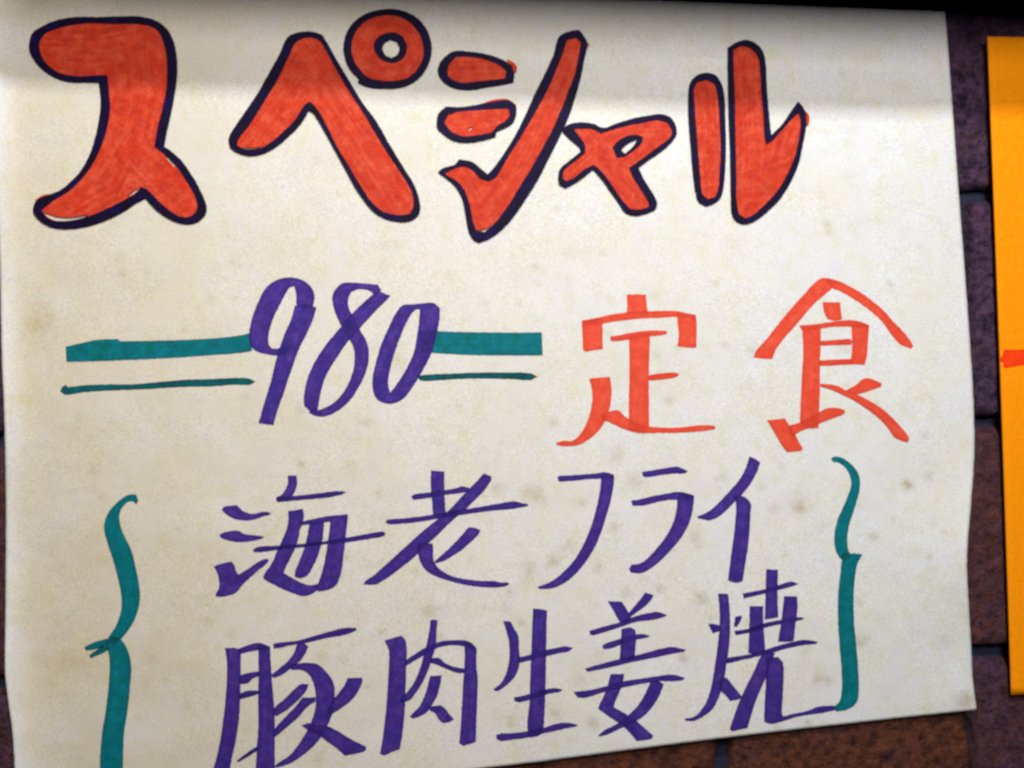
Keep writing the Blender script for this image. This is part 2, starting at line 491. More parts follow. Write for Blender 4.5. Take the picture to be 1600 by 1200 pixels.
class Stroke:
    def __init__(s, rings, layer, bbox_pad=0):
        s.rings = rings; s.layer = layer
        xs = [p[0] for p in rings[0]]; ys = [p[1] for p in rings[0]]
        s.bb = (min(xs), min(ys), max(xs), max(ys))
        area = abs(sum(a[0] * b[1] - b[0] * a[1] for a, b in zip(rings[0], rings[0][1:] + rings[0][:1]))) / 2
        per = sum(math.dist(a, b) for a, b in zip(rings[0], rings[0][1:] + rings[0][:1]))
        s.width = 2 * area / max(per, 1)
    def has(s, x, y):
        b = s.bb
        return b[0] <= x <= b[2] and b[1] <= y <= b[3] and in_shape(s.rings, x, y)

ALL = []          # every stroke on the poster, for the darker ink where pens cross

def add(zoom, rings, layer, amp=0.55, holes_smooth=True, sharp=48):
    ox, oy, sc = zoom
    rr = []
    for r in rings:
        pts = [(ox + x / sc, oy + y / sc) for x, y in r]
        rr.append(rough(smooth_closed(pts, sharp=sharp), amp, len(ALL) * 1.37))
    st = Stroke(rr, layer); ALL.append(st)
    return st

def ink_mesh(name, strokes, lift_f, origin, others, thin_dark=True, step=2.6, base_coat=1.0, guide=None, edge=0.6):
    verts, faces, coat, streak = [], [], [], []
    for st in strokes:
        pts, edges = [], []
        for r in st.rings:
            n0 = len(pts); pts += r
            edges += [(n0 + i, n0 + (i + 1) % len(r)) for i in range(len(r))]
        nb = len(pts)
        b = st.bb
        segs = [(r[i], r[(i + 1) % len(r)]) for r in st.rings for i in range(len(r))]
        cells = {}
        for p, q in segs: cells.setdefault((int(p[0] // 6), int(p[1] // 6)), []).append(p)
        def near(x, y):
            gx, gy = int(x // 6), int(y // 6); best = 36.0
            for dx in (-1, 0, 1):
                for dy in (-1, 0, 1):
                    for p in cells.get((gx + dx, gy + dy), ()):
                        best = min(best, (p[0] - x) ** 2 + (p[1] - y) ** 2)
            return math.sqrt(best)
        y = b[1] + step * .5
        while y < b[3]:
            x = b[0] + step * .5
            while x < b[2]:
                xx, yy = x + random.uniform(-.5, .5), y + random.uniform(-.5, .5)
                if in_shape(st.rings, xx, yy) and near(xx, yy) > 1.1: pts.append((xx, yy))
                x += step
            y += step
        res = delaunay_2d_cdt([Vector(p) for p in pts], edges, [], 0, 1e-4)
        vs, fs = res[0], res[2]
        # long axis of the stroke, the direction the pen moved in
        mx = sum(v.x for v in vs) / len(vs); my = sum(v.y for v in vs) / len(vs)
        sxx = sum((v.x - mx) ** 2 for v in vs); syy = sum((v.y - my) ** 2 for v in vs); sxy = sum((v.x - mx) * (v.y - my) for v in vs)
        th = 0.5 * math.atan2(2 * sxy, sxx - syy)
        n0 = len(verts)
        rest = [o for o in others if o is not st and not (o.bb[2] < b[0] or o.bb[0] > b[2] or o.bb[3] < b[1] or o.bb[1] > b[3])]
        hh = 0.00005 + 0.000016 * st.layer
        wide = 0.0
        if thin_dark: wide = min(max((10.0 - st.width) / 6.0, 0), 1.0) * 0.55
        for v in vs:
            p = at(v.x, v.y, lift_f(v.x, v.y) + hh)
            verts.append(tuple(p - origin))
            c = base_coat + wide
            for o in rest:
                if o.has(v.x, v.y): c += 0.62
            c += edge * math.exp(-near(v.x, v.y) / 2.2)
            coat.append(c)
            if guide:
                bd, bu, bvv, acc = 1e9, 0, 0, 0.0
                for gi, g in enumerate(guide):
                    acc = gi * 500.0
                    for a_, c_ in zip(g, g[1:]):
                        l = math.dist(a_, c_) or 1
                        ux, uy = (c_[0] - a_[0]) / l, (c_[1] - a_[1]) / l
                        tt = (v.x - a_[0]) * ux + (v.y - a_[1]) * uy
                        tc = min(max(tt, 0), l)
                        d = math.dist((v.x, v.y), (a_[0] + ux * tc, a_[1] + uy * tc))
                        if d < bd:
                            bd = d; bu = acc + tc; bvv = (v.x - a_[0]) * -uy + (v.y - a_[1]) * ux + gi * 300
                        acc += l
                streak += [bu / 1000, bvv / 1000, 0]
            else:
                du, dv = v.x - mx, v.y - my
                streak += [(du * math.cos(th) + dv * math.sin(th)) / 1000 + mx, (-du * math.sin(th) + dv * math.cos(th)) / 1000 + my, 0]
        for f in fs:
            cx = sum(vs[i].x for i in f) / 3; cy = sum(vs[i].y for i in f) / 3
            if in_shape(st.rings, cx, cy):
                a, b_, c_ = (vs[i] for i in f)
                ccw = (b_.x - a.x) * (c_.y - a.y) - (b_.y - a.y) * (c_.x - a.x)
                idx = [n0 + i for i in f]
                faces.append(tuple(reversed(idx)) if ccw > 0 else tuple(idx))   # image y runs down
    me = bpy.data.meshes.new(name); me.from_pydata(verts, [], faces)
    me.attributes.new('coat', 'FLOAT', 'POINT').data.foreach_set('value', coat)
    me.attributes.new('streak', 'FLOAT_VECTOR', 'POINT').data.foreach_set('vector', streak)
    for p in me.polygons: p.use_smooth = True
    return me

def put(name, strokes, m, label=None, parent=None, **kw):
    me = ink_mesh(name, strokes, lift, poster.location, ALL_FINAL(strokes), **kw)
    me.materials.append(m)
    o = bpy.data.objects.new(name, me); COL.objects.link(o)
    o.parent = parent or poster
    if label: o['label'] = label
    return o

def ALL_FINAL(strokes): return [s for s in ALL if s.layer < 40]      # outlined letters are not crossed by other pens

JOBS = []
# --- outlined katakana: red fill, navy outline -----------------------------------------
def zoom_pts(z, pts): return [(z[0] + x / z[2], z[1] + y / z[2]) for x, y in pts]

def grow(ring, by):
    """Ring moved outwards, so the fill runs under its outline."""
    n = len(ring); out = []
    ar = sum(a[0] * b[1] - b[0] * a[1] for a, b in zip(ring, ring[1:] + ring[:1]))
    sg = 1 if ar > 0 else -1
    for i in range(n):
        a, c = ring[i - 2], ring[(i + 2) % n]
        dx, dy = c[0] - a[0], c[1] - a[1]; l = math.hypot(dx, dy) or 1
        out.append((ring[i][0] + sg * dy / l * by, ring[i][1] - sg * dx / l * by))
    return out

def outlined(z, shapes, label, guide=None, bare=(), smear=()):
    fills, lines = [], []
    for shp in shapes:
        rings = [rough(smooth_closed(zoom_pts(z, r), sharp=42), 0.6, len(ALL) + i * 3.3) for i, r in enumerate(shp)]
        lines_rings = [grow(rings[0], -0.4), grow(rings[1], 0.9)] + [grow(r, -0.4) for r in rings[2:3]] + [grow(r, 0.5) for r in rings[3:]]
        st = Stroke(lines_rings, 44); ALL.append(st); lines.append(st)
        fr = [grow(rings[1], 3.0)]
        if len(rings) > 2: fr.append(grow(rings[2], -3.0))
        sf = Stroke(fr, 40); sf.width = 20
        fills.append(sf)
    g = [zoom_pts(z, l) for l in guide] if guide else None
    cuts = [smooth_closed(zoom_pts(z, b)) for b in bare]
    for c in cuts:
        for sf in fills:
            if inside(sf.rings[0], sum(p[0] for p in c) / len(c), sum(p[1] for p in c) / len(c)): sf.rings.append(c); break
    for s_ in smear:
        ss = Stroke([rough(smooth_closed(zoom_pts(z, s_)), 0.5, 5.5)], 39); ss.width = 20; fills.append(ss)
    o = put('katakana_character', fills, M_RED, label, base_coat=0.95, guide=g, edge=0.0, thin_dark=False)
    put('outline', lines, M_NAVY, 'dark navy marker outline of the red letter', parent=o, base_coat=1.0, edge=0.1, thin_dark=False)

Z1, Z2, Z3, Z4 = (0, 0, 3.0), (340, 0, 3.0), (660, 0, 3.0), (960, 0, 3.0)
SU = [[(135,200),(150,155),(200,120),(270,92),(350,78),(450,78),(560,75),(650,75),(720,90),(775,125),(810,180),(828,250),(832,330),(825,410),(805,520),(785,610),(770,685),(800,705),(850,750),(900,820),(940,890),(965,950),(970,985),(955,1015),(920,1042),(870,1050),(810,1035),(750,1000),(710,965),(680,930),(640,950),(580,990),(500,1030),(400,1062),(310,1073),(240,1065),(190,1040),(155,1000),(155,965),(180,930),(220,915),(280,890),(330,850),(380,795),(420,720),(445,640),(462,560),(470,480),(465,420),(460,385),(400,385),(320,382),(250,360),(190,320),(150,270),(135,235)],
      [(188,205),(210,165),(260,140),(330,122),(420,112),(520,115),(620,115),(690,122),(735,145),(760,190),(775,250),(780,330),(775,420),(755,520),(735,600),(720,690),(760,720),(810,765),(860,835),(900,900),(920,955),(920,985),(890,1012),(845,1012),(790,980),(740,935),(690,885),(655,872),(645,895),(580,935),(500,975),(420,1008),(330,1030),(250,1030),(210,1005),(200,985),(250,945),(330,895),(390,835),(440,765),(480,680),(505,600),(518,520),(515,440),(505,350),(450,350),(380,355),(300,345),(240,315),(200,265)]]
outlined(Z1, [SU], 'large red outlined katakana at the left end of the heading',
         guide=[[(190,220),(500,230),(640,200)],[(640,200),(660,420),(610,640),(500,830),(220,990)],[(640,720),(900,990)]],
         bare=[[(203,994),(228,1003),(270,1016),(330,1019),(415,1006),(400,1018),(340,1036),(270,1036),(222,1016)],[(640,885),(648,893),(610,918),(600,914)],[(768,722),(790,735),(825,778),(815,780),(785,748)]],
         smear=[[(160,940),(200,915),(235,908),(225,920),(180,940)]])
PE = [[(325,175),(370,152),(430,145),(490,160),(515,200),(560,280),(620,380),(680,480),(740,560),(810,680),(870,780),(920,860),(945,930),(952,980),(940,1010),(915,1030),(870,1040),(800,1030),(740,1000),(700,960),(650,890),(600,800),(540,690),(490,600),(450,535),(428,518),(390,580),(330,640),(270,690),(210,720),(150,730),(90,715),(55,690),(50,650),(75,600),(130,520),(190,430),(240,340),(290,250)],
      [(370,200),(420,180),(470,190),(500,230),(560,340),(620,440),(680,530),(750,650),(820,760),(880,850),(910,910),(915,960),(900,1000),(850,1005),(780,990),(730,950),(680,880),(620,780),(560,680),(510,580),(470,510),(435,472),(405,490),(360,560),(300,620),(240,670),(190,693),(130,695),(95,680),(100,655),(150,590),(220,480),(280,380),(330,280)]]
PO = [[(588,220),(600,160),(630,110),(680,70),(740,48),(810,40),(880,52),(940,85),(980,135),(1003,200),(1003,260),(985,310),(950,360),(900,395),(840,412),(770,414),(700,406),(655,386),(662,372),(615,320),(595,270)],
      [(630,220),(645,160),(690,105),(750,80),(820,75),(880,95),(930,140),(955,190),(962,250),(945,305),(900,355),(840,378),(770,375),(710,360),(665,320),(640,275)],
      [(730,225),(740,185),(775,160),(820,150),(865,165),(888,210),(885,250),(865,280),(825,297),(785,290),(750,265)],
      [(773,228),(783,200),(810,185),(838,195),(850,225),(840,255),(815,270),(788,258)]]
outlined(Z2, [PE, PO], 'large red outlined katakana with a ring at its upper right',
         guide=[[(100,690),(430,260)],[(430,260),(900,990)],[(640,220),(690,110),(820,80),(930,140),(955,250),(900,350),(770,375),(670,320)]],
         bare=[[(120,690),(150,692),(190,690),(222,672),(195,694),(150,700),(118,697)],[(780,379),(840,378),(890,366),(900,368),(850,386),(790,386)]])
D1 = [[(72,340),(78,300),(105,265),(150,238),(220,240),(300,252),(370,275),(420,305),(432,350),(428,385),(380,395),(300,408),(220,420),(150,412),(100,385)],
      [(120,335),(135,295),(160,270),(230,270),(300,285),(360,310),(390,335),(385,365),(320,372),(250,380),(190,385),(150,375),(125,358)]]
D2 = [[(65,570),(75,530),(110,498),(180,500),(250,490),(330,475),(400,468),(440,490),(442,535),(425,575),(385,600),(350,615),(345,640),(290,655),(220,667),(150,660),(100,630),(70,600)],
      [(105,575),(125,540),(180,525),(260,520),(340,515),(400,512),(408,540),(385,565),(345,590),(325,615),(260,630),(190,635),(140,615)]]
SHI = [[(70,805),(100,785),(150,770),(170,745),(230,755),(270,785),(305,815),(330,790),(380,720),(430,640),(480,540),(530,430),(580,330),(615,250),(630,190),(645,165),(690,145),(735,138),(760,170),(775,205),(765,260),(745,360),(720,450),(690,540),(650,630),(600,730),(550,830),(500,910),(440,1000),(380,1070),(320,1115),(265,1138),(235,1120),(215,1080),(200,1000),(185,930),(150,870),(110,835)],
       [(110,815),(150,795),(190,785),(230,800),(270,840),(310,855),(350,830),(400,745),(460,650),(520,550),(580,440),(630,330),(665,240),(680,190),(720,180),(740,200),(730,260),(710,350),(680,430),(640,530),(600,620),(550,710),(500,800),(450,880),(400,960),(340,1040),(290,1085),(255,1080),(240,1040),(225,960),(200,890),(160,845)]]
outlined(Z3, [D1, D2, SHI], 'large red outlined katakana of two short dabs and a rising sweep',
         guide=[[(100,330),(400,330)],[(90,580),(400,540)],[(130,800),(270,1070)],[(270,1070),(500,720),(700,190)]],
         bare=[[(252,1076),(275,1078),(300,1070),(318,1060),(300,1086),(262,1088)],[(210,605),(235,592),(240,598),(218,612)]],
         smear=[[(395,276),(428,293),(443,316),(440,338),(420,345),(412,310)],[(280,486),(330,468),(390,463),(426,477),(420,490),(380,478),(330,486)],[(758,176),(782,205),(780,218),(764,222)]])
YA = [[(655,600),(690,580),(740,572),(800,578),(850,597),(900,580),(980,555),(1060,540),(1120,533),(1165,550),(1190,590),(1195,630),(1170,665),(1120,710),(1060,750),(1015,785),(1035,830),(1065,880),(1095,930),(1102,960),(1090,985),(1040,1003),(985,1010),(945,990),(915,945),(875,890),(840,840),(800,795),(750,835),(710,862),(670,882),(640,865),(635,830),(645,790),(690,750),(740,710),(735,690),(700,660),(660,620)],
      [(715,608),(790,608),(840,630),(880,615),(950,595),(1030,580),(1100,567),(1145,578),(1165,610),(1160,640),(1110,680),(1050,725),(1000,762),(965,785),(985,835),(1020,890),(1050,940),(1060,965),(1040,975),(985,978),(955,955),(920,910),(880,850),(840,800),(805,768),(760,790),(710,830),(675,845),(660,835),(668,800),(710,765),(765,720),(765,680),(740,640)],
      [(890,690),(910,665),(950,640),(1000,630),(1035,640),(1030,670),(1000,700),(950,735),(910,742)],
      [(932,702),(960,675),(1005,652),(988,682),(950,718)]]
outlined(Z3, [YA], 'small red outlined katakana tucked beside the rising sweep',
         guide=[[(650,850),(820,700),(1000,600),(1160,600),(980,760)],[(720,600),(1050,970)]])
RU1 = [[(350,400),(365,370),(400,345),(440,340),(480,355),(505,395),(518,460),(522,560),(525,680),(522,780),(515,870),(500,925),(465,955),(430,965),(395,945),(380,900),(368,820),(358,700),(348,580),(345,480)],
       [(375,420),(390,390),(430,378),(465,395),(480,440),(487,520),(492,620),(495,720),(490,800),(485,880),(470,920),(440,930),(415,905),(405,830),(397,730),(388,620),(380,500)]]
RU2 = [[(530,222),(570,198),(615,185),(660,200),(695,235),(710,290),(715,380),(722,480),(732,590),(737,630),(790,575),(830,515),(862,473),(885,500),(900,535),(900,600),(885,680),(865,770),(830,850),(780,930),(720,990),(660,1035),(610,1050),(570,1035),(550,1000),(545,920),(543,800),(540,680),(535,560),(532,440),(530,320)],
       [(560,235),(600,218),(640,232),(670,270),(680,330),(685,430),(695,540),(700,640),(710,685),(745,660),(790,610),(830,565),(862,535),(870,570),(862,650),(840,740),(805,820),(760,895),(700,960),(650,1005),(615,1020),(585,1000),(575,930),(575,830),(572,700),(570,580),(568,460),(563,340)]]
outlined(Z4, [RU1, RU2], 'large red outlined katakana of two tall bars with a hooked foot',
         guide=[[(420,380),(450,940)],[(615,210),(640,700),(620,1010)],[(620,1010),(780,820),(868,530)]], smear=[[(895,520),(912,540),(914,575),(903,590)]])

# --- rules, numerals, kanji --------------------------------------------------------------
def char(name, z, m, label, strokes, layer0=1, **kw):
    st = [add(z, s if isinstance(s[0], list) else [s], layer0 + i) for i, s in enumerate(strokes)]
    JOBS.append((name, st, m, label, kw))

A1, A2 = (80, 420, 4.0), (380, 420, 1600 / 480)
char('rule_line', A1, M_TEAL, 'thick teal bar left of the numerals', [[(90,487),(170,468),(240,452),(330,440),(420,440),(430,452),(600,450),(800,445),(1000,435),(1150,420),(1250,400),(1255,515),(1150,530),(1000,540),(800,555),(500,570),(250,580),(95,583)]], 0)
char('rule_line', A1, M_TEAL, 'thin green line left of the numerals', [[(58,768),(65,742),(90,725),(105,740),(200,728),(350,722),(500,722),(650,710),(800,696),(1000,688),(1150,682),(1230,685),(1278,705),(1240,725),(1150,725),(1000,735),(800,740),(600,752),(400,760),(200,772),(90,788)]], 0, base_coat=1.75)
char('rule_line', A2, M_TEAL, 'thick teal bar right of the numerals', [[(915,318),(1020,325),(1200,330),(1400,332),(1555,330),(1560,452),(1400,452),(1200,450),(1000,440),(920,432)]], 0)
char('rule_line', A2, M_TEAL, 'thin green line right of the numerals', [[(905,560),(950,552),(1100,545),(1250,540),(1400,540),(1490,543),(1535,563),(1490,580),(1400,575),(1250,572),(1100,575),(990,583),(925,582)]], 0, base_coat=1.75)
char('numeral', A2, M_PURPLE, 'purple numeral nine', [
    [(275,185),(275,130),(265,90),(240,100),(200,170),(160,250),(135,330),(132,390),(150,415),(180,415),(215,400),(240,420),(220,440),(180,452),(120,445),(60,425),(35,390),(30,340),(45,260),(75,180),(110,110),(160,65),(230,45),(300,55),(350,90),(372,140),(365,192),(320,215)],
    [(268,192),(320,185),(382,200),(365,260),(330,340),(290,420),(250,530),(210,650),(175,750),(158,815),(80,805),(100,730),(140,600),(175,460),(215,340),(250,260)]])
char('numeral', A2, M_PURPLE, 'purple numeral eight', [
    [(720,110),(700,82),(620,75),(530,72),(490,95),(465,138),(467,185),(485,245),(510,295),(545,355),(570,400),(580,460),(570,540),(530,630),(480,690),(430,722),(395,735),(360,735),(340,748),(380,768),(430,768),(490,742),(550,692),(605,612),(645,520),(655,440),(640,372),(612,325),(580,255),(555,215),(546,165),(562,122),(600,108),(660,116),(690,150)],
    [(655,150),(700,115),(768,140),(745,165),(690,220),(620,295),(590,330),(545,380),(490,460),(435,550),(405,640),(388,735),(350,745),(318,710),(318,650),(335,570),(370,490),(420,410),(480,335),(530,275),(590,210)]])
char('numeral', A2, M_PURPLE, 'purple numeral zero', [
    [[(830,190),(880,185),(930,180),(990,178),(1025,205),(1022,270),(1005,350),(980,440),(935,530),(880,620),(830,680),(770,703),(710,690),(680,650),(673,580),(690,490),(720,390),(760,300),(795,230)],
     [(920,212),(895,215),(860,262),(820,350),(785,450),(762,540),(755,600),(765,645),(800,600),(850,520),(890,430),(905,350),(915,280)]]])

ZK = 1286 / 300
char('kanji_character', (860, 430, ZK), M_VERM, 'vermilion kanji under the rising sweep, left of its pair', [
    [(510,130),(570,127),(640,130),(645,190),(655,265),(510,262),(515,200)],
    [(210,303),(290,290),(400,265),(510,250),(650,242),(740,238),(850,240),(930,258),(970,265),(975,300),(850,280),(740,285),(620,290),(510,300),(400,315),(350,325),(215,345)],
    [(210,305),(350,290),(350,400),(352,495),(300,502),(240,512),(218,500),(215,420)],
    [(850,255),(975,265),(980,350),(978,485),(920,485),(850,475),(860,400),(852,320)],
    [(400,410),(440,405),(540,385),(660,370),(720,370),(775,372),(785,390),(740,402),(660,410),(540,430),(430,442),(403,438)],
    [(527,415),(600,395),(668,400),(665,500),(660,650),(660,800),(662,1030),(600,1050),(530,1040),(525,900),(530,650)],
    [(655,672),(700,662),(800,652),(850,655),(862,668),(840,682),(750,698),(660,705)],
    [(262,692),(330,685),(398,680),(410,760),(405,850),(385,930),(340,1020),(270,1090),(190,1135),(100,1145),(45,1138),(38,1122),(90,1108),(150,1108),(210,1050),(250,970),(275,880),(280,780)],
    [(335,930),(400,910),(455,905),(500,945),(560,985),(640,1010),(740,1020),(860,1020),(960,1008),(1050,1003),(1105,1010),(1105,1028),(1050,1040),(960,1048),(840,1055),(720,1055),(620,1058),(540,1045),(460,1015),(400,985),(350,965)]])
char('kanji_character', (1160, 430, ZK), M_VERM, 'vermilion kanji with a roof stroke near the right edge', [
    [(530,20),(600,25),(635,45),(600,90),(540,140),(460,215),(380,310),(300,400),(230,490),(200,560),(140,560),(75,550),(90,510),(150,440),(230,340),(320,230),(410,130),(480,55)],
    [(560,25),(635,35),(720,75),(800,120),(880,180),(950,240),(1010,310),(1070,370),(1120,430),(1145,475),(1130,492),(1060,465),(1000,400),(950,330),(900,275),(820,210),(730,150),(650,105),(600,85)],
    [(538,180),(590,182),(655,180),(660,240),(670,295),(620,305),(570,295),(545,240)],
    [(378,335),(470,330),(580,315),(700,300),(780,308),(850,335),(848,350),(760,350),(720,345),(620,345),(540,355),(440,370),(400,370)],
    [(400,355),(525,345),(525,450),(520,600),(520,750),(515,900),(510,1025),(440,1025),(385,1005),(390,850),(400,650),(408,500)],
    [(730,330),(850,335),(840,450),(835,540),(820,600),(725,595),(735,480)],
    [(515,440),(600,435),(720,425),(735,440),(730,465),(620,468),(515,472)],
    [(515,570),(620,565),(735,560),(740,595),(640,602),(515,608)],
    [(315,1005),(400,980),(510,920),(570,890),(640,890),(690,905),(680,930),(600,960),(500,1000),(440,1025),(380,1050),(330,1090),(300,1050)],
    [(165,970),(230,965),(285,958),(310,1000),(345,1050),(375,1110),(405,1160),(395,1175),(300,1185),(265,1140),(225,1070),(190,1010)],
    [(690,775),(760,735),(820,690),(880,700),(935,725),(930,745),(860,770),(770,795),(720,790)],
    [(522,725),(580,730),(640,742),(690,770),(760,795),(850,840),(930,890),(1000,950),(1060,1015),(1115,1085),(1110,1118),(1060,1105),(1015,1080),(970,1015),(900,945),(820,885),(740,835),(660,795),(580,760),(525,748)]])

char('curly_brace', (100, 750, 640 / 240), M_TEAL, 'teal brace opening the dish list at the left', [
    [(300,103),(310,85),(300,60),(275,60),(245,75),(205,110),(175,155),(167,200),(180,260),(200,320),(222,400),(238,480),(238,540),(215,610),(185,655),(205,690),(235,665),(265,630),(295,580),(315,510),(315,450),(300,370),(280,290),(250,230),(235,190),(232,140),(250,105),(270,90),(290,90)],
    [(85,695),(130,675),(180,660),(205,680),(150,700),(90,712)],
    [(105,730),(160,690),(195,700),(160,722),(110,742)],
    [(175,690),(185,655),(235,660),(262,700),(280,770),(275,860),(265,960),(250,1060),(245,1240),(147,1240),(155,1080),(175,950),(188,830),(188,730)]], base_coat=1.0)

ZU = 1600 / 280
char('kanji_character', (320, 730, ZU), M_PURPLE, 'purple kanji with three water dabs, first of its line', [
    [(150,375),(175,350),(230,343),(285,340),(310,360),(340,390),(390,410),(440,415),(500,402),(550,397),(590,408),(580,425),(520,440),(470,460),(400,475),(330,475),(270,465),(210,435),(170,405)],
    [(130,605),(180,580),(260,565),(310,572),(350,595),(420,605),(490,612),(530,622),(510,638),(440,655),(360,668),(280,668),(200,652),(145,630)],
    [(80,885),(150,860),(240,842),(265,880),(285,940),(305,958),(380,910),(470,850),(540,818),(570,825),(560,855),(480,920),(400,990),(330,1060),(280,1120),(220,1145),(150,1158),(95,1155),(100,1125),(125,1080),(125,1000),(105,930)],
    [(740,75),(780,72),(820,75),(825,130),(815,190),(785,250),(730,290),(650,312),(635,290),(640,265),(680,250),(715,205),(740,150)],
    [(640,275),(700,265),(780,258),(900,245),(1050,228),(1150,215),(1230,213),(1262,225),(1220,245),(1100,270),(950,285),(800,298),(700,308),(650,312)],
    [(745,390),(810,382),(875,370),(885,430),(875,490),(850,560),(835,640),(800,740),(760,820),(715,910),(705,945),(760,975),(820,1010),(900,1045),(960,1052),(1010,1040),(1020,1080),(960,1130),(880,1150),(800,1130),(720,1100),(640,1060),(560,1020),(518,985),(540,940),(590,870),(640,760),(690,650),(730,550),(745,470)],
    [(840,490),(930,470),(1050,445),(1150,430),(1278,420),(1275,480),(1265,560),(1255,650),(1240,780),(1225,900),(1200,1000),(1170,1055),(1100,1095),(1010,1110),(960,1060),(1010,1040),(1050,920),(1080,780),(1100,650),(1115,540),(1120,485),(1000,500),(850,520)],
    [(935,500),(1000,490),(1065,490),(1060,580),(1045,680),(1010,790),(970,880),(930,950),(890,980),(840,990),(800,975),(810,920),(850,820),(890,710),(915,610)],
    [(430,740),(450,720),(520,705),(640,700),(800,690),(950,675),(1100,655),(1280,625),(1450,595),(1590,573),(1612,588),(1606,612),(1560,625),(1400,650),(1250,672),(1050,690),(900,712),(750,725),(620,742),(500,758),(440,758)]])
char('kanji_character', (560, 720, ZU), M_PURPLE, 'purple kanji with a long falling diagonal, second of its line', [
    [(648,85),(710,90),(768,95),(768,180),(770,290),(775,400),(785,490),(720,500),(665,480),(655,350),(645,220)],
    [(470,320),(490,300),(600,285),(720,270),(840,250),(900,235),(930,228),(990,240),(1000,270),(900,290),(780,305),(640,330),(540,345),(490,348)],
    [(1120,112),(1190,140),(1185,175),(1120,270),(1040,350),(960,430),(890,490),(800,570),(700,670),(600,760),(500,860),(400,940),(310,1010),(220,1070),(150,1105),(45,1105),(60,1075),(140,1020),(240,930),(340,840),(450,740),(560,640),(670,550),(760,480),(830,420),(930,310),(1020,220)],
    [(240,545),(260,525),(380,515),(520,500),(680,478),(850,450),(1000,425),(1150,400),(1300,372),(1400,362),(1450,375),(1510,385),(1515,402),(1460,415),(1380,430),(1200,445),(1000,472),(850,495),(700,518),(540,545),(380,562),(270,565)],
    [(990,595),(1040,600),(1090,618),(1070,660),(1010,720),(930,790),(840,850),(760,895),(690,915),(680,895),(740,845),(820,770),(900,690),(950,630)],
    [(530,740),(600,735),(665,740),(668,800),(670,880),(700,940),(760,990),(840,1030),(950,1055),(1080,1070),(1180,1072),(1220,1072),(1260,1085),(1330,1085),(1350,1100),(1330,1115),(1240,1130),(1120,1128),(980,1112),(860,1085),(740,1050),(640,1005),(580,950),(545,880),(530,810)]])
ZF = (830, 700, 5.0)
char('katakana_character', ZF, M_PURPLE, 'plain purple katakana of one bar and one sweep', [
    [(205,220),(260,215),(380,208),(500,198),(580,190),(650,210),(645,240),(560,240),(440,245),(340,255),(220,265),(208,245)],
    [(545,220),(600,200),(650,225),(640,320),(620,420),(585,540),(550,650),(500,770),(440,870),(370,960),(290,1035),(200,1085),(130,1102),(60,1100),(50,1082),(120,1060),(190,1020),(270,950),(340,870),(400,770),(450,660),(490,540),(520,420),(540,310)]])
char('katakana_character', ZF, M_PURPLE, 'plain purple katakana of two bars and a sweep', [
    [(865,185),(920,178),(1030,160),(1135,145),(1180,160),(1225,180),(1200,198),(1100,202),(1000,215),(900,228),(870,220)],
    [(780,410),(840,402),(950,375),(1060,355),(1160,342),(1275,370),(1265,400),(1150,405),(1060,408),(950,432),(870,450),(790,450)],
    [(1145,390),(1165,355),(1275,375),(1268,440),(1250,540),(1210,640),(1150,730),(1080,810),(1000,890),(920,950),(860,978),(780,975),(763,945),(785,910),(850,902),(920,850),(1000,760),(1060,680),(1110,580),(1135,480)]])
ZI = (1060, 700, 1600 / 300)
char('katakana_character', ZI, M_PURPLE, 'plain purple katakana of a slant and an upright, last of its line', [
    [(590,70),(630,85),(680,115),(665,180),(625,260),(570,340),(500,420),(420,500),(340,570),(260,603),(160,585),(158,570),(230,540),(300,490),(370,420),(440,345),(510,260),(555,180),(580,110)],
    [(465,400),(530,400),(580,430),(605,470),(600,560),(595,680),(580,830),(560,960),(535,1110),(480,1125),(412,1105),(425,1000),(445,850),(465,700),(478,560),(480,460)]])
zr = (1240, 700, 400 / 140)
b1 = add(ZI, [[(1272,82),(1310,70),(1370,85),(1430,125),(1480,180),(1512,255),(1510,350),(1490,430),(1460,530),(1430,620),(1412,710),(1408,790),(1420,860),(1440,900),(1400,935),(1365,932),(1330,895),(1305,830),(1298,760),(1305,680),(1330,590),(1370,500),(1415,390),(1440,310),(1428,230),(1390,165),(1340,125),(1285,115)]], 1)
b2 = add(zr, [[(218,470),(260,470),(308,475),(285,520),(272,600),(268,700),(272,800),(282,900),(290,1020),(290,1110),(275,1145),(240,1168),(190,1178),(180,1155),(205,1130),(215,1080),(215,1000),(205,880),(198,760),(200,640),(210,550)]], 2)
JOBS.append(('curly_brace', [b1, b2], M_TEAL, 'teal brace closing the dish list at the right', {}))

